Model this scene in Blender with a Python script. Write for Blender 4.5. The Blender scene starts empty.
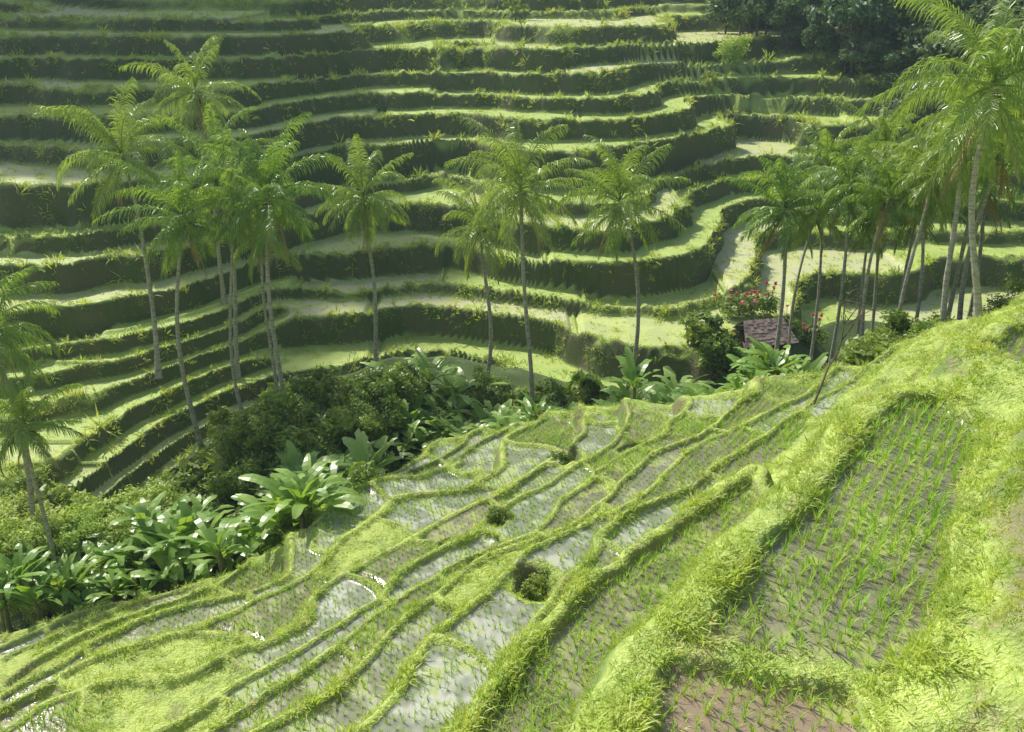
import bpy, math, time
import numpy as np
from mathutils import Vector
T0=time.time()
rng=np.random.default_rng(7)
scene=bpy.context.scene
# ------------------------------------------------------------------ helpers
def ss(a,b,x):
    t=np.clip((x-a)/(b-a),0,1); return t*t*(3-2*t)
_tab={}
def vn(x,y,seed=0):
    if seed not in _tab: _tab[seed]=np.random.default_rng(1000+seed).uniform(-1,1,(256,256))
    t=_tab[seed]
    xi=np.floor(x).astype(np.int64); yi=np.floor(y).astype(np.int64)
    u=x-xi; v=y-yi; u=u*u*u*(u*(u*6-15)+10); v=v*v*v*(v*(v*6-15)+10)
    a=t[xi&255,yi&255]; b=t[(xi+1)&255,yi&255]; c=t[xi&255,(yi+1)&255]; d=t[(xi+1)&255,(yi+1)&255]
    return (a*(1-u)+b*u)*(1-v)+(c*(1-u)+d*u)*v
def hh(a,b):
    s=np.sin(a*127.1+b*311.7+0.37)*43758.5453
    return s-np.floor(s)
# ------------------------------------------------------------------ terrain
YE=np.array([(-60,33),(-25,33),(-19,34),(-12,35),(-8.7,35),(-6.6,43.5),(-4,47.5),(0,46),(4,43.5),(8,41),(15,40),(20,38.5),(60,38)],float)
PR=np.array([(0,-50),(48,-28.5),(58,-25.2),(60,-24.4),(68,-22.5),(75,-20.5),(82,-18),(89,-15),(100,-12.1),(115,-8.5),(135,-5),(160,-1),(300,25),(700,90)],float)
def sshift(x):
    return -17*ss(-14,-26,x) + 15*ss(11,27,x) -3.5*np.exp(-((x-6)/7)**2)+3*np.exp(-((x+6)/6)**2)
PA=np.array([(9.45,21.5),(10.36,21.7),(10.6,19.8),(9.97,18.4),(8.95,17.1),(7.95,15.0),(7.1,13.2),(5.75,11.65),(4.96,12.1),(2.96,12.7),(4.43,15.0),(5.86,16.5),(7.12,18.4),(7.9,19.9)])
PB=np.array([(2.45,12.25),(5.0,11.55),(4.9,9.3),(1.5,9.3),(1.95,11.2)])
PC=np.array([(-.75,14.6),(.6,17.2),(2.05,19.2),(4.4,21.9),(6.98,24.6),(6.6,22.3),(4.7,19.4),(2.3,16.2),(1.2,14.3),(.1,12.8),(-1.6,13.1)])
PD=np.array([(12.0,23.2),(14.5,25.5),(16.5,25.0),(15.5,21.5),(12.6,21.0)])
POLYS=[(PA,-9.8,.15,1.6),(PB,-10.15,.97,1.5),(PC,-13.5,.22,.9),(PD,-9.1,.3,1.2)]
PITS=[(.65,23.3,.7,.8),(2.3,38.5,.8,.8),(5.3,36.9,.8,.8),(-.6,31.5,.5,.5),(-2.3,31.0,.5,.5)]
def sdpoly(x,y,P):
    d=np.full(x.shape,1e9); ins=np.zeros(x.shape,bool); n=len(P)
    for i in range(n):
        ax,ay=P[i]; bx,by=P[(i+1)%n]
        ex,ey=bx-ax,by-ay
        t=np.clip(((x-ax)*ex+(y-ay)*ey)/(ex*ex+ey*ey),0,1)
        d=np.minimum(d,np.hypot(x-ax-t*ex,y-ay-t*ey))
        c=(ay>y)!=(by>y)
        xc=ax+(y-ay)*ex/(ey if ey!=0 else 1e-9)
        ins^=(c&(x<xc))
    return np.where(ins,-d,d)
def terr(b,s,step,rf,bundh,bf,per,seed,voff,hvar):
    L=b/step; k=np.floor(L); f=L-k
    p=per*(.6+.8*hh(k,seed+1.)); q=(s+hh(k,seed*1.)*per*3)/p; ci=np.floor(q); d=np.minimum(q-ci,1-(q-ci))*p
    kind=hh(k*3.1+seed,ci)
    r=ss(1-rf,1,f)
    bund=ss(0,bf*.5,f)*(1-ss(bf,bf*1.8,f)); cb=(1-ss(.06,.2,d))*(1-r)*ss(0,bf*.5,f)
    off=(hh(k+9.,ci*1.7+seed)-.5)*voff*ss(.1,.6,d)*(1-r)*ss(0,bf*2,f)
    h0=step*(k+(hh(k,seed+7.)-.5)*hvar);h1=step*(k+1+(hh(k+1,seed+7.)-.5)*hvar)
    z=h0+(h1-h0)*r+bundh*np.maximum(bund,cb)+off
    wet=ss(bf*1.4,bf*1.75,f)*(1-ss(1-rf-.02,1-rf+.02,f))*ss(.15,.22,d)
    lip=np.maximum(bund,r)
    return z,wet,kind,lip
def terrain(x,y):
    x=np.asarray(x,float); y=np.asarray(y,float)
    c=.33*x-.253*y
    cn=c+(.66*vn(x/7.5,y/7.5,1)+.28*vn(x/3.2,y/3.2,2)+.05*vn(x/1.1,y/1.1,3))*ss(-3.9,-4.9,c)+.08*vn(x/2,y/2,4)*ss(-3.9,-3.4,c)
    bump=2.9*ss(-3.35,-2.4,c+.12*vn(x/1.3,y/1.3,5))*(1-.75*ss(26,38,y))
    b=-10.4+cn
    s=.608*x+.794*y
    zt,wt,kt,lt=terr(b,s+.9*vn(x/4,y/4,6)+.5*vn(x/1.3,y/1.3,22),.95,.13,.17,.08,6.0,3,.25,.25)
    zs=b+bump+.25*vn(x/1.7,y/1.7,7)+.1*vn(x/.6,y/.6,8)-1.9*np.exp(-((x-6.3)/2.6)**2-((y-9.6)/3)**2)
    m=ss(-4.0,-4.5,c)
    ye=np.interp(x,YE[:,0],YE[:,1])+.8*vn(x/3,y/9,9)
    drop=np.maximum(0,y-ye)
    mm=m*(1-ss(-.8,.8,y-ye))
    zn=zs*(1-mm)+zt*mm - .95*drop
    wn=wt*(mm>.93)
    wn=np.where(kt>.88,0,wn)
    zn=np.maximum(zn,-2.6-1.25*np.maximum(y,0)+.2*vn(x,y,10))
    Y=y-sshift(x)
    Yw=Y+4.2*vn(x/17+.3*y/17,y/15,11)+1.9*vn(x/6.5,y/9,12)+.6*vn(x/2.2,y/2.2,17)
    bf=np.interp(Yw,PR[:,0],PR[:,1])
    bw_=bf+1.7*vn(x/23,y/11,18)
    zf0,wf,kf,lf=terr(bw_,x,1.7,.13,.25,.05,17,11,1.0,.8)
    zf1,wf1,kf1,lf1=terr(bw_,y,.85,.17,.22,.09,11,13,.3,0)
    ml=ss(-15.,-18,x)*ss(-20.8,-22.3,bw_)
    zf0=zf0*(1-ml)+zf1*ml;lf=lf*(1-ml)+lf1*ml;wf=np.where(ml>.5,wf1,wf);kf=np.where(ml>.5,kf1,kf)
    zf0=zf0+lf*(1-.6*ml)*(.18*vn(x/.8,y/.8,19)+.12*vn(x/.35,y/.35,21))
    lo=7*ss(-13,-19,x)
    fm=ss(57.-lo,59.5-lo,Yw)*(1-ss(152,165,Y))
    zf=bf*(1-fm)+zf0*fm
    wf=wf*(fm>.9)
    shade_hill_rise=143*np.exp(-(((x+122)/40)**2+((y-212)/56)**2))+ 60*ss(60,200,x)*ss(60,260,y)  # first term is an unseen hill added to shade the upper-left terraces
    zf=zf+shade_hill_rise; wf=np.where(shade_hill_rise>14,0,wf)
    zf=np.where(y<38,-99,zf)
    far=zf>zn
    z=np.maximum(zn,zf)
    floor=-27.6+.6*vn(x/3,y/3,13)
    val=(z<floor); z=np.maximum(z,floor)
    wet=np.where(far,wf,wn); kind=np.where(far,kf,.12+kt*.8); lip=np.where(far,lf*fm,lt*mm)
    wet=np.where(val,0,wet)
    region=np.where(val,1,np.where(far,np.where(fm>.5,2,1),np.where(drop>.6,1,0)))
    for P,lv,kd,bl in POLYS:
        x0,y0=P.min(0)-2; x1,y1=P.max(0)+2
        idx=np.nonzero((x>x0)&(x<x1)&(y>y0)&(y<y1))
        if len(idx[0])==0: continue
        xx=x[idx]; yy=y[idx]
        sd=sdpoly(xx,yy,P)+.13*vn(xx/.8,yy/.8,14)
        bw=ss(-.12,.06,sd)
        zl=lv+bw*(.28+.05*vn(xx/.5,yy/.5,15))
        w=1-ss(.25,bl,sd)
        zz=z[idx]; z[idx]=zz*(1-w)+zl*w
        ww=np.where(sd<-.08,1.,np.where(sd<.5,0,wet[idx])); wet[idx]=ww
        kk=kind[idx]; kind[idx]=np.where(sd<.1,kd,kk)
        ll=lip[idx]; lip[idx]=np.where((sd>-.1)&(sd<.5),1.,ll)
    for px,py,r,dp in PITS:
        dd=np.hypot(x-px,(y-py)*.8)+.15*vn(x/.5,y/.5,16)
        z=z-dp*(1-ss(r*.5,r,dd)); wet=np.where(dd<r*1.2,0,wet)
    return z,wet,kind,lip,region
def H(x,y): 
    return float(terrain(np.array([x]),np.array([y]))[0][0])
def seg(a,b,d): return list(np.arange(a,b,d))
def geo(a,b,d,g):
    o=[];v=a
    while v<b: o.append(v); v+=d; d*=g
    o.append(b); return o
xs=np.array(sorted(set([-q for q in geo(70,420,.6,1.09)]+seg(-70,-30,.26)+seg(-30,-23,.15)+seg(-23,21,.09)+seg(21,78,.28)+geo(78,420,.6,1.09))))
ys=np.array(sorted(set(seg(-40,4,2.)+seg(4,48,.088)+seg(48,64,.15)+seg(64,110,.2)+seg(110,170,.3)+geo(170,640,.6,1.07))))
def fb(x,y,s,seed):
    return .5+.5*(vn(x*s,y*s,seed)*.5+vn(x*s*2.1,y*s*2.1,seed+1)*.3+vn(x*s*4.3,y*s*4.3,seed+2)*.25)
def grid_mesh(name,xs,ys):
    X,Y=np.meshgrid(xs,ys);X=X.ravel();Y=Y.ravel()
    z,wet,kind,lip,reg=terrain(X,Y)
    nx,ny=len(xs),len(ys)
    V=np.stack([X,Y,z],1)
    i=np.arange(nx-1)[None,:]+nx*np.arange(ny-1)[:,None]
    F=np.stack([i,i+1,i+1+nx,i+nx],-1).reshape(-1,4)
    me=qmesh(name,V,F,smooth=True)
    for nm,a in(('wet',wet),('kind',kind),('lip',lip),('region',reg.astype(float)),('n1',fb(X,Y,.25,60)),('n2',fb(X+z*.7,Y+z*.5,1.3,70))):
        at=me.attributes.new(nm,'FLOAT','POINT'); at.data.foreach_set('value',a.astype(np.float32))
    return me
def qmesh(name,V,F,mi=None,mats=(),smooth=False):
    V=np.asarray(V,np.float32); F=np.asarray(F,np.int32)
    me=bpy.data.meshes.new(name)
    me.vertices.add(len(V)); me.vertices.foreach_set('co',V.ravel())
    me.loops.add(F.size); me.loops.foreach_set('vertex_index',F.ravel())
    me.polygons.add(len(F)); me.polygons.foreach_set('loop_start',np.arange(0,F.size,4,dtype=np.int32))
    me.polygons.foreach_set('loop_total',np.full(len(F),4,np.int32))
    for m in mats: me.materials.append(m)
    if mi is not None: me.polygons.foreach_set('material_index',np.asarray(mi,np.int32))
    me.polygons.foreach_set('use_smooth',np.full(len(F),smooth,bool))
    me.update(calc_edges=True); me.validate()
    return me
def addobj(name,me,loc=(0,0,0),rotz=0,sc=1,coll=None):
    o=bpy.data.objects.new(name,me); o.location=loc; o.rotation_euler=(0,0,rotz); o.scale=(sc,sc,sc) if np.isscalar(sc) else sc
    (coll or scene.collection).objects.link(o); return o
class MB:
    def __init__(s): s.V=[];s.F=[];s.M=[];s.n=0
    def add(s,V,F,m=0):
        V=np.asarray(V,float).reshape(-1,3);F=np.asarray(F,int).reshape(-1,4)
        s.V.append(V);s.F.append(F+s.n);s.M.append(np.full(len(F),m));s.n+=len(V)
    def strip(s,C,W,m=0):
        C=np.asarray(C,float);W=np.asarray(W,float)
        if C.ndim==2: C=C[None];W=W[None]
        b,n,_=C.shape
        V=np.stack([C-W,C+W],2).reshape(-1,3)
        i=(np.arange(b)[:,None]*n*2+np.arange(n-1)[None,:]*2)
        F=np.stack([i,i+1,i+3,i+2],-1).reshape(-1,4)
        s.add(V,F,m)
    def tube(s,P,R,k=8,m=0):
        P=np.asarray(P,float);n=len(P);R=np.broadcast_to(R,(n,))
        Tn=np.gradient(P,axis=0);Tn/=np.linalg.norm(Tn,axis=1)[:,None]+1e-9
        ref=np.array([1,0,0.]) if abs(Tn[0,0])<.8 else np.array([0,1.,0])
        A=np.cross(Tn,ref);A/=np.linalg.norm(A,axis=1)[:,None];B=np.cross(Tn,A)
        th=np.linspace(0,2*np.pi,k,endpoint=False)
        V=P[:,None]+R[:,None,None]*(A[:,None]*np.cos(th)[None,:,None]+B[:,None]*np.sin(th)[None,:,None])
        i=np.arange(n-1)[:,None]*k+np.arange(k)[None,:]; j=np.arange(n-1)[:,None]*k+(np.arange(k)+1)[None,:]%k
        s.add(V.reshape(-1,3),np.stack([i,j,j+k,i+k],-1).reshape(-1,4),m)
    def blob(s,c,r,m=0,nu=8,nv=6):
        th=np.linspace(.05,np.pi-.05,nv);ph=np.linspace(0,2*np.pi,nu,endpoint=False)
        V=np.stack([np.outer(np.sin(th),np.cos(ph)),np.outer(np.sin(th),np.sin(ph)),np.outer(np.cos(th),np.ones(nu))],-1)*r+np.asarray(c)
        i=np.arange(nv-1)[:,None]*nu+np.arange(nu)[None,:]; j=np.arange(nv-1)[:,None]*nu+(np.arange(nu)+1)[None,:]%nu
        s.add(V.reshape(-1,3),np.stack([i,i+nu,j+nu,j],-1).reshape(-1,4),m)
    def mesh(s,name,mats,smooth=False):
        return qmesh(name,np.concatenate(s.V),np.concatenate(s.F),np.concatenate(s.M),mats,smooth)
def nrm(v): return v/(np.linalg.norm(v,axis=-1,keepdims=True)+1e-9)
# ------------------------------------------------------------------ materials
def newmat(name):
    m=bpy.data.materials.new(name);m.use_nodes=True;nt=m.node_tree;nt.nodes.clear();return m,nt
def mixc(nt,fac,a,b,mode='MIX'):
    n=nt.nodes.new('ShaderNodeMix');n.data_type='RGBA';n.blend_type=mode
    for i,v in((0,fac),(6,a),(7,b)):
        if hasattr(v,'is_linked'): nt.links.new(v,n.inputs[i])
        else: n.inputs[i].default_value=v if i==0 else (*v,1)
    return n.outputs[2]
def ramp(nt,v,a,b):
    n=nt.nodes.new('ShaderNodeMapRange');n.interpolation_type='SMOOTHSTEP';nt.links.new(v,n.inputs[0]);n.inputs[1].default_value=a;n.inputs[2].default_value=b;return n.outputs[0]
def math_(nt,op,a,b):
    n=nt.nodes.new('ShaderNodeMath');n.operation=op
    for i,v in((0,a),(1,b)):
        if hasattr(v,'is_linked'): nt.links.new(v,n.inputs[i])
        else: n.inputs[i].default_value=v
    return n.outputs[0]
def noise(nt,scale,detail=4,co=None,rough=.6):
    n=nt.nodes.new('ShaderNodeTexNoise');n.inputs['Scale'].default_value=scale;n.inputs['Detail'].default_value=detail;n.inputs['Roughness'].default_value=rough
    if co is None:
        g=nt.nodes.new('ShaderNodeNewGeometry');co=g.outputs['Position']
    nt.links.new(co,n.inputs['Vector']);return n.outputs['Fac']
def leafmat(name,c1,c2,c3,rough=.5,trans=.4,tcol=None,spec=.4,nscale=.5):
    m,nt=newmat(name);L=nt.links
    oi=nt.nodes.new('ShaderNodeObjectInfo')
    f=mixc(nt,ramp(nt,noise(nt,nscale,0),.35,.65),c1,c2)
    f2=mixc(nt,ramp(nt,oi.outputs['Random'],.3,1.0),f,c3)
    p=nt.nodes.new('ShaderNodeBsdfPrincipled');L.new(f2,p.inputs['Base Color']);p.inputs['Roughness'].default_value=rough;p.inputs['Specular IOR Level'].default_value=spec
    t=nt.nodes.new('ShaderNodeBsdfTranslucent')
    tc=mixc(nt,1.0,f2,tcol or (1.35,1.35,.5),'MULTIPLY');L.new(tc,t.inputs['Color'])
    mx=nt.nodes.new('ShaderNodeMixShader');mx.inputs[0].default_value=trans;L.new(p.outputs[0],mx.inputs[1]);L.new(t.outputs[0],mx.inputs[2])
    o=nt.nodes.new('ShaderNodeOutputMaterial');L.new(mx.outputs[0],o.inputs[0]);return m
def barkmat(name,c1,c2,sc=3,rings=False):
    m,nt=newmat(name);L=nt.links
    g=nt.nodes.new('ShaderNodeNewGeometry');mp=nt.nodes.new('ShaderNodeMapping');mp.inputs['Scale'].default_value=(1,1,3.5 if rings else 1);L.new(g.outputs['Position'],mp.inputs[0])
    nf=noise(nt,sc,3,mp.outputs[0]);c=mixc(nt,ramp(nt,nf,.3,.7),c1,c2)
    p=nt.nodes.new('ShaderNodeBsdfPrincipled');L.new(c,p.inputs['Base Color']);p.inputs['Roughness'].default_value=.9
    o=nt.nodes.new('ShaderNodeOutputMaterial');L.new(p.outputs[0],o.inputs[0]);return m
M_grass=leafmat('grass_blades',(.40,.54,.10),(.56,.68,.15),(.64,.68,.24),.5,.45,tcol=(1.1,1.1,.55),nscale=.9)
M_rice=leafmat('rice_leaves',(.32,.54,.08),(.40,.60,.11),(.46,.60,.14),.5,.45,nscale=.8,tcol=(1.15,1.15,.5))
M_fgrass=leafmat('terrace_grass',(.32,.45,.08),(.50,.62,.12),(.58,.62,.18),.6,.42,nscale=.3,tcol=(1.15,1.1,.5))
M_palm=leafmat('palm_fronds',(.16,.27,.07),(.25,.38,.09),(.31,.41,.12),.36,.42,tcol=(1.35,1.35,.45),spec=.6,nscale=.8)
M_palmdry=leafmat('dry_fronds',(.34,.28,.12),(.42,.33,.15),(.38,.33,.15),.6,.25,tcol=(1.1,1.1,.6))
M_banana=leafmat('banana_leaves',(.20,.37,.07),(.30,.48,.10),(.38,.54,.13),.36,.40,spec=.55,nscale=1.2,tcol=(1.3,1.2,.45))
M_bush=leafmat('bush_leaves',(.14,.23,.045),(.25,.37,.07),(.30,.38,.09),.45,.40)
M_bushl=leafmat('light_leaves',(.38,.54,.13),(.48,.60,.15),(.48,.58,.19),.5,.42,tcol=(1.2,1.15,.5))
M_forest=leafmat('forest_leaves',(.09,.18,.07),(.15,.24,.085),(.15,.21,.09),.5,.3,nscale=.1)
M_trunk=barkmat('palm_bark',(.24,.22,.18),(.48,.45,.39),3,True)
M_bark=barkmat('bark',(.09,.07,.05),(.18,.15,.11))
M_bstem=barkmat('banana_stem',(.18,.20,.08),(.30,.26,.13))
M_coco=barkmat('coconut_husk',(.14,.16,.04),(.24,.18,.06))
M_thatch=barkmat('thatch',(.26,.17,.14),(.42,.31,.27),5)
M_red=leafmat('red_bracts',(.58,.07,.16),(.62,.12,.22),(.64,.18,.28),.5,.3,tcol=(1.2,.6,.8))
def terrmat():
    m,nt=newmat('terrain_ground');L=nt.links
    def at(n):
        a=nt.nodes.new('ShaderNodeAttribute');a.attribute_name=n;return a.outputs['Fac']
    wet,kind,lip,reg,n1,n2=[at(q) for q in('wet','kind','lip','region','n1','n2')]
    g=nt.nodes.new('ShaderNodeNewGeometry')
    sx=nt.nodes.new('ShaderNodeSeparateXYZ');L.new(g.outputs['Normal'],sx.inputs[0]);nz=sx.outputs[2]
    n3=noise(nt,11,2,rough=.7)
    gr=mixc(nt,ramp(nt,n1,.35,.65),(.31,.43,.075),(.45,.56,.12))
    gr=mixc(nt,ramp(nt,n2,.4,.75),gr,(.22,.33,.06))
    gr=mixc(nt,ramp(nt,n3,.4,.75),gr,(.52,.58,.19))
    gr=mixc(nt,math_(nt,'MULTIPLY',ramp(nt,n2,.66,.82),.55),gr,(.38,.31,.17))
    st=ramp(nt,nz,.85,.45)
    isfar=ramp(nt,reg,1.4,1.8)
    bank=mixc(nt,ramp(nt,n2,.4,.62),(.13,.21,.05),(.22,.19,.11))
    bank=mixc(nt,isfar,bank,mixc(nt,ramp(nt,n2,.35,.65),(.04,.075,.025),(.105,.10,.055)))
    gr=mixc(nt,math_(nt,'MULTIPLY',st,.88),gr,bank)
    isval=math_(nt,'MULTIPLY',ramp(nt,reg,.3,.9),ramp(nt,reg,1.7,1.1))
    gr=mixc(nt,isval,gr,(.08,.13,.03))
    mud=mixc(nt,ramp(nt,n2,.3,.7),(.19,.175,.10),(.27,.25,.155))
    pale_sheen=mixc(nt,ramp(nt,n2,.35,.65),(.24,.26,.18),(.44,.45,.37))  # silvery sky reflection of flooded paddies painted into the base colour
    mud=mixc(nt,ramp(nt,kind,.28,.6),mud,pale_sheen)
    mud=mixc(nt,ramp(nt,kind,.93,.96),mud,(.30,.22,.15))
    ft=mixc(nt,ramp(nt,kind,.45,.9),(.38,.50,.11),(.56,.54,.33))
    ft=mixc(nt,math_(nt,'MULTIPLY',ramp(nt,n3,.4,.65),.7),ft,(.24,.36,.07))
    ft=mixc(nt,math_(nt,'MULTIPLY',ramp(nt,n2,.45,.7),.6),ft,(.54,.61,.17))
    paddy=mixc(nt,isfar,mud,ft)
    weed=ramp(nt,math_(nt,'ADD',n2,math_(nt,'MULTIPLY',n1,.5)),.82,.98)
    paddy=mixc(nt,math_(nt,'MULTIPLY',weed,.65),paddy,(.36,.44,.10))
    w=ramp(nt,math_(nt,'ADD',wet,math_(nt,'MULTIPLY',math_(nt,'SUBTRACT',n3,.5),.5)),.4,.6)
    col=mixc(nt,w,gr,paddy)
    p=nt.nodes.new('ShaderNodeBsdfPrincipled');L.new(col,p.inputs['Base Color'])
    wr=nt.nodes.new('ShaderNodeMapRange');L.new(ramp(nt,n2,.4,.62),wr.inputs[0]);wr.inputs[3].default_value=.14;wr.inputs[4].default_value=.4
    wf=math_(nt,'MULTIPLY',w,math_(nt,'SUBTRACT',1.0,math_(nt,'MULTIPLY',isfar,.75)))
    wf=math_(nt,'MULTIPLY',wf,math_(nt,'SUBTRACT',1.0,weed))
    rr=nt.nodes.new('ShaderNodeMix');L.new(wf,rr.inputs[0]);rr.inputs[2].default_value=.9;L.new(wr.outputs[0],rr.inputs[3]);L.new(rr.outputs[0],p.inputs['Roughness'])
    bh=math_(nt,'MULTIPLY',n3,math_(nt,'SUBTRACT',1.0,math_(nt,'MULTIPLY',w,.93)))
    bp=nt.nodes.new('ShaderNodeBump');bp.inputs['Strength'].default_value=.7;bp.inputs['Distance'].default_value=.14;L.new(bh,bp.inputs['Height']);L.new(bp.outputs[0],p.inputs['Normal'])
    o=nt.nodes.new('ShaderNodeOutputMaterial');L.new(p.outputs[0],o.inputs[0]);return m
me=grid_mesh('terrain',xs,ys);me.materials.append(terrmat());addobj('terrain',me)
# ------------------------------------------------------------------ scatter system
def source_coll(name,objs):
    c=bpy.data.collections.new(name)
    for i,me in enumerate(objs):
        o=bpy.data.objects.new(name+'_part',me);c.objects.link(o)
    return c
def scatter(name,P,R,S,coll):
    me=bpy.data.meshes.new(name);me.vertices.add(len(P));me.vertices.foreach_set('co',np.asarray(P,np.float32).ravel())
    a=me.attributes.new('irot','FLOAT_VECTOR','POINT');a.data.foreach_set('vector',np.asarray(R,np.float32).ravel())
    a=me.attributes.new('iscl','FLOAT_VECTOR','POINT');a.data.foreach_set('vector',np.asarray(S,np.float32).ravel())
    me.update()
    o=addobj(name,me)
    g=bpy.data.node_groups.new(name+'_gn','GeometryNodeTree')
    g.interface.new_socket('Geometry',in_out='INPUT',socket_type='NodeSocketGeometry');g.interface.new_socket('Geometry',in_out='OUTPUT',socket_type='NodeSocketGeometry')
    gi=g.nodes.new('NodeGroupInput');go=g.nodes.new('NodeGroupOutput');ip=g.nodes.new('GeometryNodeInstanceOnPoints')
    ci=g.nodes.new('GeometryNodeCollectionInfo');ci.inputs['Collection'].default_value=coll;ci.inputs['Separate Children'].default_value=True;ci.inputs['Reset Children'].default_value=True
    ip.inputs['Pick Instance'].default_value=True
    r=g.nodes.new('GeometryNodeInputNamedAttribute');r.data_type='FLOAT_VECTOR';r.inputs['Name'].default_value='irot'
    s=g.nodes.new('GeometryNodeInputNamedAttribute');s.data_type='FLOAT_VECTOR';s.inputs['Name'].default_value='iscl'
    er=g.nodes.new('FunctionNodeEulerToRotation')
    ri=g.nodes.new('FunctionNodeRandomValue');ri.data_type='INT';ri.inputs[5].default_value=max(0,len(coll.objects)-1)
    L=g.links;L.new(gi.outputs[0],ip.inputs['Points']);L.new(ci.outputs[0],ip.inputs['Instance']);L.new(r.outputs[0],er.inputs[0]);L.new(er.outputs[0],ip.inputs['Rotation']);L.new(s.outputs[0],ip.inputs['Scale'])
    L.new(ri.outputs[2],ip.inputs['Instance Index']);L.new(ip.outputs[0],go.inputs[0])
    md=o.modifiers.new('scatter','NODES');md.node_group=g
    return o
def tuft(name,n,h,spread,w,bend,mat,seed):
    r=np.random.default_rng(seed);b=MB()
    az=r.uniform(0,2*np.pi,n);rad=r.uniform(0,spread,n);hh_=h*r.uniform(.55,1.1,n);bd=bend*r.uniform(.3,1.3,n)
    d=np.stack([np.cos(az),np.sin(az),0*az],1);side=np.stack([-np.sin(az),np.cos(az),0*az],1)
    p0=d*rad[:,None]+np.array([0,0,-.03])
    up=np.array([0,0,1.])
    C=[];W=[]
    for t,wd in((0,.8),(.55,1.),(1.0,.12)):
        C.append(p0+up*(hh_*(t-.35*t*t*bd))[:,None]+d*(hh_*bd*t*t)[:,None]);W.append(side*w*wd)
    b.strip(np.stack(C,1),np.stack(W,1))
    return b.mesh(name,[mat])
c_grass=source_coll('grass_source',[tuft('grass_tuft',12,.125,.10,.009,1.1,M_grass,i) for i in range(4)])
c_rice=source_coll('rice_source',[tuft('rice_tuft',13,.34,.04,.009,.6,M_rice,20+i) for i in range(3)])
c_fgr=source_coll('terrace_grass_source',[tuft('terrace_grass_tuft',12,.36,.35,.028,1.1,M_fgrass,40+i) for i in range(3)])
def infrust(x,y,m=2.): return np.abs(x)<.60*y+m
def grad(x,y,z):
    e=.15
    return (terrain(x+e,y)[0]-z)/e,(terrain(x,y+e)[0]-z)/e
def rotfor(gx,gy,n,k=.4,mx=.8):
    tx=np.clip(gy*k,-mx,mx);ty=np.clip(-gx*k,-mx,mx)
    return np.stack([tx+rng.normal(0,.2,n),ty+rng.normal(0,.2,n),rng.uniform(0,6.28,n)],1)
def grasszone(x0,x1,y0,y1,dens,smin,smax,regs,wetok=.02,lipboost=.35,liponly=0,steep=0):
    n=int((x1-x0)*(y1-y0)*dens);x=rng.uniform(x0,x1,n);y=rng.uniform(y0,y1,n)
    k=infrust(x,y);x,y=x[k],y[k]
    z,w,kd,lp,rg=terrain(x,y);clump=np.clip(.5+.5*vn(x/1.2,y/1.2,50)+.3*vn(x/.45,y/.45,52),0,1)
    k=((w<.4)|(rng.random(len(x))<wetok))&np.isin(rg,regs)&(rng.random(len(x))<.2+.75*clump+lp*.25)
    if liponly: k&=(lp>.1)
    x,y,z,lp,clump=x[k],y[k],z[k],lp[k],clump[k]
    gx,gy=grad(x,y,z)
    if steep:
        k=np.hypot(gx,gy)>steep; x,y,z,lp,clump,gx,gy=[q[k] for q in(x,y,z,lp,clump,gx,gy)]
    n=len(x)
    s=(smin+(smax-smin)*rng.random(n)**2.2)*(.5+.85*clump)*(1+lipboost*lp)
    return np.stack([x,y,z],1),rotfor(gx,gy,n),np.stack([s,s,s*rng.uniform(.8,1.2,n)],1)
A=[grasszone(-12,16,4,20,105,.6,1.7,[0],lipboost=.15),grasszone(-3,15,7,24,80,.6,1.4,[0],lipboost=.1,steep=.9),grasszone(-18,20,20,32,75,.6,1.6,[0],lipboost=.1),grasszone(-24,26,32,50,45,.7,1.6,[0],lipboost=.1)]
P,R,S=[np.concatenate([a[i] for a in A]) for i in range(3)]
n_grass=len(P);scatter('bank_grass',P,R,S,c_grass)
sp=.235;ss_,cc=np.meshgrid(np.arange(-20,70,sp),np.arange(-40,25,sp))
gx=ss_.ravel()*.55+cc.ravel()*.835;gy=ss_.ravel()*.835-cc.ravel()*.55
k=(gy>9)&(gy<50)&infrust(gx,gy,1);gx,gy=gx[k],gy[k]
gx=gx+rng.normal(0,.02,len(gx))+.12*vn(gx/3,gy/3,53);gy=gy+rng.normal(0,.02,len(gy))+.12*vn(gx/3,gy/3,54)
z,w,kd,lp,rg=terrain(gx,gy)
k=(w>.9)&(rg==0)&(rng.random(len(gx))<np.where((kd>.5)&(kd<.93),.82,.97));gx,gy,z,kd=gx[k],gy[k],z[k],kd[k];n=len(gx)
s=np.where(kd<.28,1.05,np.where(kd>.93,.8,.58+.3*kd))*rng.uniform(.7,1.25,n)*(.95+.25*vn(gx/2,gy/2,51))
n_rice=n
scatter('rice_plants',np.stack([gx,gy,z],1),np.stack([rng.normal(0,.12,n),rng.normal(0,.12,n),rng.uniform(0,6.28,n)],1),np.stack([s]*3,1),c_rice)
A=[grasszone(-50,55,44,85,6,.4,.9,[2],.3,.4),grasszone(-75,80,85,150,3,.5,1.1,[2],.25,.4),grasszone(-50,55,48,90,6,.5,1.2,[2],0,.3,1),grasszone(-70,75,90,150,3.5,.6,1.5,[2],0,.3,1)]
P,R,S=[np.concatenate([a[i] for a in A]) for i in range(3)]
n_fg=len(P);scatter('terrace_grass',P,R,S,c_fgr)
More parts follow.
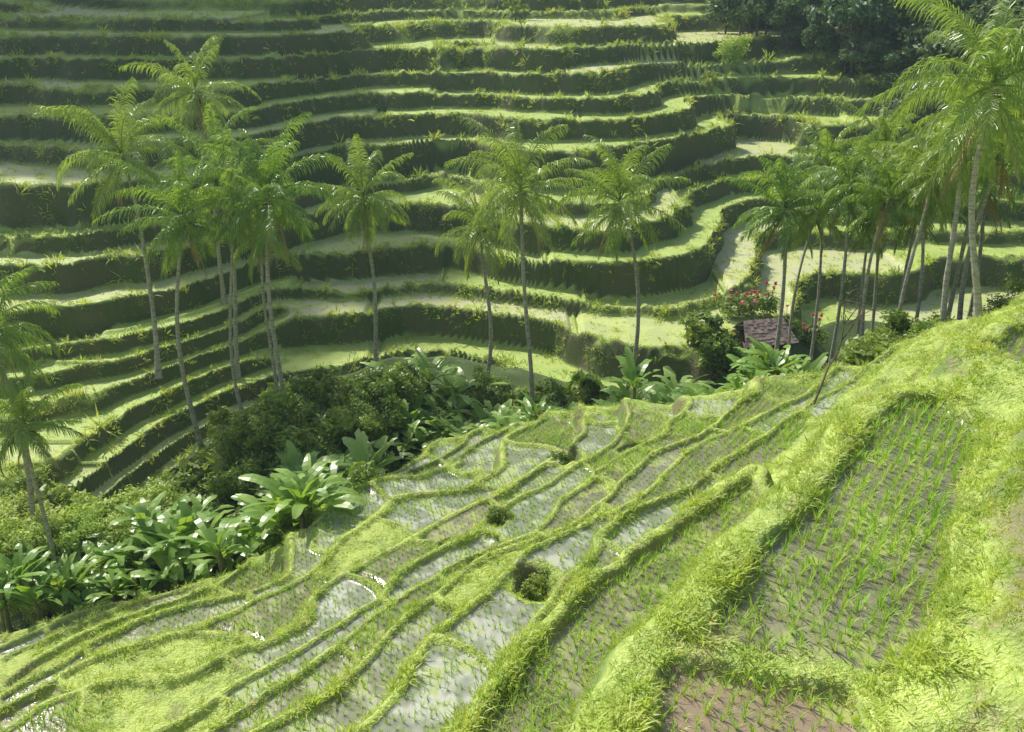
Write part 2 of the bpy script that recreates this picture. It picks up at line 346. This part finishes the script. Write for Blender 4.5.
# ------------------------------------------------------------------ coconut palms
def frond(b,o,az,el,L,droop,r,m=0,ll=.95,nl=38,m_r=0):
    n=12;t=np.linspace(0,1,n);a=el-droop*t**r.uniform(1.1,1.9)
    h=np.array([math.cos(az),math.sin(az),0]);S=np.array([-math.sin(az),math.cos(az),0]);up=np.array([0,0,1.])
    Tn=h[None]*np.cos(a)[:,None]+up[None]*np.sin(a)[:,None]
    P=o+np.concatenate([np.zeros((1,3)),np.cumsum(Tn[:-1]*L/(n-1),0)])
    P=P+S*(r.normal(0,.45)*t**2)[:,None]
    roll=r.normal(0,.45)
    Nn0=np.cross(Tn,S);S_=S*math.cos(roll)+Nn0*math.sin(roll);Nn=np.cross(Tn,S_)
    rw=(.045*(1-t)+.008)[:,None]
    b.strip(P,S_*rw,m_r);b.strip(P,Nn*rw,m_r)
    tl=np.linspace(.14,.99,nl)
    ip=lambda A:np.stack([np.interp(tl,t,A[:,i]) for i in range(3)],1)
    Pl=ip(P);Tl=nrm(ip(Tn));Sl=nrm(ip(S_));Nl=np.cross(Tl,Sl)
    ln=ll*np.sin(np.pi*(.16+.78*tl))**.6
    for sd in(-1,1):
        d=nrm(Sl*sd*(.9-.4*tl[:,None])+Tl*(.4+.55*tl[:,None])+Nl*r.uniform(-.1,.25,(nl,1)))
        l=(ln*r.uniform(.75,1.1,nl))[:,None]
        p1=Pl+d*l*.4;d2=nrm(d+np.array([0,0,-1.])*r.uniform(.6,1.3,(nl,1)));p2=p1+d2*l*.35;d3=nrm(d2+np.array([0,0,-1.2]));p3=p2+d3*l*.35
        wv=nrm(Tl+Nl*r.uniform(-.7,.7,(nl,1)))
        b.strip(np.stack([Pl,p1,p2,p3],1),np.stack([wv*.02,wv*.034,wv*.024,wv*.004],1),m)
def palm(x,y,ztop,topdx=0.,topdy=0.,cr=4.,nf=24,seed=0,rad=.17,dry=2):
    r=np.random.default_rng(seed);z0=H(x,y)-.3;h=ztop-z0;b=MB()
    t=np.linspace(0,1,26);bx,by=r.normal(0,.45,2)
    P=np.stack([topdx*t**1.3+bx*np.sin(np.pi*t)+.12*np.sin(7*t+seed),topdy*t**1.3+by*np.sin(np.pi*t),h*t],1)
    P[:,0]-=P[0,0]
    R=rad*(1-.45*t)+rad*.9*np.exp(-t*22)+.012*r.uniform(-1,1,26)
    b.tube(P,R,9,1)
    top=P[-1]
    ph=r.uniform(0,6.28)
    for i in range(nf):
        q=i/(nf-1);el=math.radians(84-132*q**1.0+r.normal(0,9))
        az=ph+i*2.39996+r.normal(0,.3)
        L=cr*(.8+.3*math.sin(math.pi*min(1,.25+q)))*r.uniform(.78,1.15)
        frond(b,top+np.array([0,0,.15-.4*q]),az,el,L,math.radians(r.uniform(45,95)) if q<.75 else math.radians(r.uniform(20,45)),r,m=0,ll=cr*.23)
    for i in range(dry):
        frond(b,top-np.array([0,0,.4]),r.uniform(0,6.28),math.radians(r.uniform(-66,-50)),cr*.75,math.radians(24),r,m=2,ll=cr*.15,nl=26,m_r=2)
    for i in range(9):
        a=r.uniform(0,6.28);b.blob(top+np.array([.3*math.cos(a),.3*math.sin(a),-.35-r.uniform(0,.35)]),.13,3)
    return addobj('coconut_palm',b.mesh('coconut_palm',[M_palm,M_trunk,M_palmdry,M_coco]),(x,y,z0))
PALMS=[(-12.7,50.5,-11.2,-.5,1.2,4.5,28),(-18.5,52,-12.4,.5,0,4.2,26),(-22.6,57,-10.0,-.5,.8,4.6,26),(-20.6,66,-7.4,-.2,0,4.2,22),(-18.4,60,-11.2,.2,0,3.9,22),
(-9.4,62,-13.6,-.2,0,4.1,24),(-1.9,60,-14.9,-.2,0,4.0,22),(1.1,54.5,-11.5,-.7,.5,4.6,28),(7.0,57,-12.7,-.6,0,4.2,26),(14.9,50.5,-11.9,-.1,1.2,3.6,24),
(17.6,50,-10.4,0,0,3.1,22),(18.4,55.5,-10.2,-.3,.5,3.0,20),(18.5,46.5,-10.2,-.1,.5,2.8,21),(20.6,53.5,-9.2,-.3,0,3.2,20),(19.6,38.4,-4.1,-.7,1.2,4.8,30),
(20.6,47.5,-9.4,-.4,.5,3.1,20),(20.3,42,-6.6,-.3,1.5,3.6,22),(-23.2,40.5,-14.6,0,0,3.8,22),(-21.2,38,-18.2,0,0,2.7,18),(-14.6,55,-14.0,0,0,3.3,18),(22.5,45,-7.4,0,0,3.4,18),(24,50,-8.0,0,0,3.4,18),(-15.6,53,-12.0,.3,0,3.2,16),(23.5,40,-3.8,0,0,4.,22),
(19.2,51,-12.2,0,0,2.8,20),(17.,53.5,-12.4,0,0,2.8,18),(21.8,51.5,-11.5,0,0,3.0,20),(19.6,45,-8.6,0,0,3.0,20),(25.5,52,-10.5,0,0,3.4,18)]
for i,p in enumerate(PALMS):
    palm(p[0],p[1],p[2],p[3],p[4],p[5],p[6],seed=100+i,rad=.16 if p[5]>3.3 else .12)
# ------------------------------------------------------------------ banana plants
def banana(seed):
    r=np.random.default_rng(seed);b=MB();h=r.uniform(1.5,2.2)
    t=np.linspace(0,1,7);b.tube(np.stack([.1*t,0*t,h*t-.3],1),.13*(1-.5*t),7,1)
    nl=r.integers(8,11)
    for i in range(nl):
        az=i*2.4+r.normal(0,.3);el=math.radians(r.uniform(40,82));L=r.uniform(1.3,2.1);dr=math.radians(r.uniform(50,110));w=r.uniform(.18,.27)
        n=12;tt=np.linspace(0,1,n);a=el-dr*tt**1.4
        hv=np.array([math.cos(az),math.sin(az),0]);S=np.array([-math.sin(az),math.cos(az),0]);up=np.array([0,0,1.])
        Tn=hv*np.cos(a)[:,None]+up*np.sin(a)[:,None];P=np.array([.1,0,h-.4])+np.concatenate([np.zeros((1,3)),np.cumsum(Tn[:-1]*L/(n-1),0)])
        Nn=np.cross(Tn,S);wd=w*np.clip(np.sin(np.pi*np.clip((tt-.12)/.9,0,1))**.5,.06,1)
        tilt=r.uniform(-.4,.4);S2=nrm(S+Nn*tilt)
        for sd in(-1,1):
            out=nrm(S2*sd+Nn*.25)
            edge=P+out*(wd*r.uniform(.65,1.05,n))[:,None]-up*(.12*wd)[:,None]
            V=np.concatenate([P+Nn*.004*sd,edge]);i0=np.arange(n-1);F=np.stack([i0,i0+1,i0+1+n,i0+n],1);
            keep=(r.random(n-1)>.1);b.add(V,F[keep],0)
        b.strip(P-Nn*.01,S[None]*(.02*(1-tt*.8))[:,None],1)
    return b.mesh('banana_plant',[M_banana,M_bstem])
BM=[banana(i) for i in range(7)]
def put_banana(cx,cy,rx,ry,n,s0=.8,s1=1.25):
    for _ in range(n):
        x=cx+rng.uniform(-rx,rx);y=cy+rng.uniform(-ry,ry);addobj('banana_plant',BM[rng.integers(7)],(x,y,H(x,y)),rng.uniform(0,6.28),rng.uniform(s0,s1))
put_banana(-10.2,40,2,3.5,36,1.1,1.7);put_banana(-15.5,38.4,3.0,2.4,30,.9,1.5);put_banana(-21,37,2.4,2,16,.8,1.3);put_banana(-9,44,2,2.5,22,1.2,1.7)
put_banana(-3.5,51.5,3.5,2,30,.9,1.35);put_banana(3,49.5,3.5,2,34,.9,1.35);put_banana(8.5,46.5,2.5,2.2,30,.9,1.35);put_banana(12.5,45,2,1.5,14,.9,1.3);put_banana(-5,55.5,2,1.5,6,1.3,1.9);put_banana(9,53,2.5,1,7,1.1,1.6);put_banana(16,60.5,2,.6,5,.7,.9)
# ------------------------------------------------------------------ shrubs & trees
def leafcloud(b,c,rad,n,size,r,m=0):
    d=nrm(r.normal(0,1,(n,3)));rr=r.random(n)**.45
    P=np.asarray(c)+d*rr[:,None]*np.asarray(rad)*(1+.3*np.sin(d[:,:1]*7+d[:,1:2]*5))
    a=nrm(r.normal(0,1,(n,3))*[1,1,.6]);nn=nrm(d*.6+r.normal(0,.6,(n,3))+[0,0,.5]);a=nrm(a-nn*np.sum(a*nn,1,keepdims=True));w=np.cross(nn,a)
    s=(size*r.uniform(.6,1.3,n))[:,None]
    b.strip(np.stack([P-a*s,P,P+a*s],1),np.stack([w*s*.08,w*s*.42,w*s*.05],1),m)
def shrub(seed,mat,n=2200,size=.11,r0=1.0):
    r=np.random.default_rng(seed);b=MB()
    for i in range(6):
        a=r.uniform(0,6.28);q=r.uniform(.2,.9)*r0;b.tube([[0,0,-.3],[q*.4*math.cos(a),q*.4*math.sin(a),.5*r0],[q*math.cos(a),q*math.sin(a),1.0*r0]],[.04,.03,.01],5,1)
    for i in range(12):
        a=r.uniform(0,6.28);q=r.uniform(0,1.0)*r0;h=r.uniform(.3,1.5)*r0;e=r.uniform(.25,.55)
        leafcloud(b,[q*math.cos(a),q*math.sin(a),h],[e*r0,e*r0,e*.8*r0],int(n/12*(e/.4)**2),size,r)
    return b.mesh('shrub',[mat,M_bark])
def tree(seed,mat,h=7.,cr=2.4,n=6000,size=.16,name='broadleaf_tree'):
    r=np.random.default_rng(seed);b=MB();t=np.linspace(0,1,8)
    lean=r.normal(0,.4,2);P=np.stack([lean[0]*t+.15*np.sin(5*t),lean[1]*t,h*.6*t-.3],1);b.tube(P,.16*(1-.5*t)*h/7,7,1)
    k=18
    for i in range(k):
        a=i*2.4+r.normal(0,.3);s=P[min(7,3+i%5)];q=cr*r.uniform(.25,1.1);zz=h*r.uniform(.42,1.05)-q*.35;e_=r.uniform(.22,.46)
        e=np.array([P[-1,0]+q*math.cos(a),P[-1,1]+q*math.sin(a),zz]);mm=(s+e)/2+[0,0,-.1*h*.2]
        b.tube([s,mm,e],[.06*h/7,.04*h/7,.015],5,1)
        leafcloud(b,e,[cr*e_,cr*e_,cr*.7*e_],int(n/k*(e_/.36)**2),size,r)
    return b.mesh(name,[mat,M_bark])
SH=[shrub(i,M_bush) for i in range(4)]+[shrub(10+i,M_bush,1500,.2) for i in range(2)];SHL=[shrub(20+i,M_bushl,2800,.08) for i in range(3)]
TR=[tree(i,M_bush) for i in range(3)];TRL=[tree(30+i,M_bushl,6,2.2,6000,.12) for i in range(2)]
def put(name,meshes,cx,cy,rx,ry,n,s0,s1):
    for _ in range(n):
        x=cx+rng.uniform(-rx,rx);y=cy+rng.uniform(-ry,ry);addobj(name,meshes[rng.integers(len(meshes))],(x,y,H(x,y)-.1),rng.uniform(0,6.28),rng.uniform(s0,s1))
put('shrub',SH,-12,47,5.5,4.5,46,.8,1.7);put('shrub',SH,-12,41,5,3,14,.7,1.2);put('shrub',SH,-3,54.5,8,3,56,.7,1.5);put('shrub',SH,9,51,7,3.5,54,.8,1.5);put('shrub',SH,4,48,6,2.5,16,.6,1.1)
put('shrub',SH,18,44,4,3,22,.8,1.4);put('shrub',SH,18,52,3,4,18,.9,1.5);put('shrub',SH,-22,42,3,2,8,.8,1.3);put('shrub',SH,-11.5,55,3.5,3.5,36,.9,1.5)
put('shrub',SHL,-21.5,40.5,3,3,26,1.0,1.7);put('shrub',SHL,-17,42.5,2,2.5,14,.9,1.5);put('shrub',SHL,16.5,46,2.5,2,14,.8,1.4);put('shrub',SHL,-19,36.5,3,1.5,8,.6,1.0);put('shrub',SHL,4,51,7,3,16,.8,1.3);put('shrub',SHL,-13,50,4,5,16,.8,1.2)
put('broadleaf_tree',TR,-13.4,47,2.5,3,8,.6,.95);put('broadleaf_tree',TR,-10,53,3,3,9,.5,.85);put('broadleaf_tree',TR,-4,56,4,1,5,.4,.6);put('broadleaf_tree',TRL,-20,42,3,2,3,.45,.55)
put('broadleaf_tree',TRL,17.5,47,2,2,4,.5,.7);put('broadleaf_tree',TR,21,44,3,2,5,.5,.7);put('broadleaf_tree',TRL,-12,49,3,2,4,.5,.8)
put('shrub',SH,17,60.2,4,1,22,1.0,1.5)
for px,py,r_,dp in PITS: addobj('shrub',SH[0],(px,py+.1,H(px,py)-.1),px,.5)
c_for=source_coll('forest_source',[tree(50+i,M_forest,9,3.2,2600,.34,'forest_tree') for i in range(4)])
pts=[]
def forest(n,f):
    x=rng.uniform(-190,190,n);y=rng.uniform(90,420,n);z,w,kd,lp,rg=terrain(x,y);k=f(x,y);pts.append(np.stack([x,y,z-.4],1)[k])
forest(6000,lambda x,y:(((x>35)&(y>97))|((x>29)&(y>124)))&(x<.75*y))
forest(3500,lambda x,y:(y>168)&(x>-.9*y)&(x<.3*y+5))
forest(3500,lambda x,y:(x<-.62*y)&(y>110)&(x>-190))
P=np.concatenate(pts);n=len(P);s=rng.uniform(.6,1.25,n)
scatter('distant_forest',P,np.stack([np.zeros(n),np.zeros(n),rng.uniform(0,6.28,n)],1),np.stack([s,s,s*rng.uniform(.8,1.2,n)],1),c_for)
# ------------------------------------------------------------------ hut, flowers, bare tree
def hut(x,y):
    z=H(x,y);e=bpy.data.objects.new('thatched_hut',None);scene.collection.objects.link(e);e.location=(x,y,z);e.rotation_euler=(0,0,.25)
    def ch(n,b,m):
        o=addobj(n,b.mesh(n,m));o.parent=e
    b=MB();w,d,h,rh=1.6,1.2,2.2,1.3
    ov=.4;n=9;r=np.random.default_rng(3)
    for sd in(-1,1):
        for k in range(n-1):
            for xi in range(14):
                t0,t1=k/(n-1),(k+1)/(n-1)
                xa0=-(w+ov)+2*(w+ov)*xi/14;xa1=xa0+2*(w+ov)/14+.02
                f0,f1=1-.25*t0,1-.25*t1
                ya,yb=sd*(d+ov)*(1-t0)+sd*r.uniform(0,.1),sd*(d+ov)*(1-t1);za=h-.25+rh*t0-.03+r.uniform(0,.05);zb=h-.25+rh*t1+.02
                b.add([[xa0*f0,ya,za],[xa1*f0,ya,za],[xa1*f1,yb,zb],[xa0*f1,yb,zb]],[[0,1,2,3]])
    ch('roof',b,[M_thatch])
    b=MB()
    for px in(-w,w):
        for py in(-d,d): b.tube([[px,py,-.6],[px,py,h-.05]],[.07,.06],6)
    ch('posts',b,[M_bark])
    b=MB()
    for (ax,ay,bx,by) in((-w,d,w,d),(-w,-d,-w,d),(w,-d,w,d)):
        b.add([[ax,ay,-.4],[bx,by,-.4],[bx,by,h-.3],[ax,ay,h-.3]],[[0,1,2,3]])
    ch('walls',b,[M_thatch])
hut(17.4,63.5)
def flowerbush(seed):
    r=np.random.default_rng(seed);b=MB();leafcloud(b,[0,0,.8],[.8,.8,.6],900,.12,r,0)
    for i in range(6):
        p=[r.normal(0,.6),r.normal(0,.6),r.uniform(1.1,2.0)];b.tube([[p[0]*.6,p[1]*.6,.3],p],[.02,.012],4,1);leafcloud(b,p,[.10,.10,.1],15,.10,r,2)
    return b.mesh('flowering_shrub',[M_bush,M_bark,M_red])
FB=[flowerbush(i) for i in range(3)]
for x,y in((15.8,66),(17.,66.5),(18.5,66.8),(20.4,67.3),(22.3,67.2),(15.0,62),(21.5,62)): addobj('flowering_shrub',FB[int(x*7)%3],(x,y,H(x,y)-.1),x*5,1.2)
def baretree():
    r=np.random.default_rng(5);b=MB()
    def br(p,d,L,rad,k):
        n=6;P=[np.array(p)];
        for i in range(n): d=nrm(d+r.normal(0,.12,3));P.append(P[-1]+d*L/n)
        P=np.array(P);b.tube(P,np.linspace(rad,rad*.4,n+1),5)
        if k>0:
            for i in range(6): br(P[r.integers(2,n+1)],nrm(d+r.normal(0,.5,3)),L*.42,rad*.5,k-1)
    br([0,0,-.2],np.array([.35,.2,.9]),3.4,.055,2)
    return b.mesh('bare_tree',[M_bark])
addobj('bare_tree',baretree(),(11.2,33,H(11.2,33)))
put('shrub',SHL,25,118,1,1,1,2,2)
for (x,y,s) in((.4,133,.6),(9.5,136,.7),(22,112,.4)): addobj('broadleaf_tree',TR[0],(x,y,H(x,y)-.1),x,s)
# ------------------------------------------------------------------ haze
m,nt=newmat('humid_haze');vs=nt.nodes.new('ShaderNodeVolumeScatter');vs.inputs['Color'].default_value=(.72,.9,1,1);vs.inputs['Density'].default_value=.0004;vs.inputs['Anisotropy'].default_value=.2
o=nt.nodes.new('ShaderNodeOutputMaterial');nt.links.new(vs.outputs[0],o.inputs['Volume'])
x0,x1,y0,y1,z0,z1=-200,200,-60,420,-60,45
V=[(x0,y0,z0),(x1,y0,z0),(x1,y1,z0),(x0,y1,z0),(x0,y0,z1),(x1,y0,z1),(x1,y1,z1),(x0,y1,z1)]
addobj('atmosphere_haze',qmesh('atmosphere_haze',V,[(0,3,2,1),(4,5,6,7),(0,1,5,4),(1,2,6,5),(2,3,7,6),(3,0,4,7)],mats=[m]))
# ------------------------------------------------------------------ light, world, camera
el=math.radians(46);az=math.atan2(-.62,.78)
sd=Vector((math.sin(az)*math.cos(el),math.cos(az)*math.cos(el),math.sin(el)))
w=bpy.data.worlds.new('World');scene.world=w;w.use_nodes=True;nt=w.node_tree
bg=nt.nodes['Background'];sk=nt.nodes.new('ShaderNodeTexSky');sk.sky_type='NISHITA';sk.sun_disc=False;sk.sun_elevation=el;sk.sun_rotation=az%(2*math.pi);sk.dust_density=2.0
nt.links.new(sk.outputs[0],bg.inputs[0]);bg.inputs[1].default_value=.15
sl=bpy.data.lights.new('sun','SUN');sl.energy=5;sl.angle=math.radians(.6);sl.color=(1,.96,.87);so=bpy.data.objects.new('sun',sl);scene.collection.objects.link(so);so.rotation_euler=sd.to_track_quat('Z','Y').to_euler()
cd=bpy.data.cameras.new('camera');cd.sensor_width=36;cd.lens=970/1024*36;cd.clip_end=2000;co=bpy.data.objects.new('camera',cd);scene.collection.objects.link(co);co.rotation_euler=(math.radians(67.8),0,0);scene.camera=co
scene.view_settings.view_transform='Standard';scene.view_settings.look='None';scene.view_settings.exposure=0
print('done',n_grass,n_rice,n_fg,time.time()-T0)
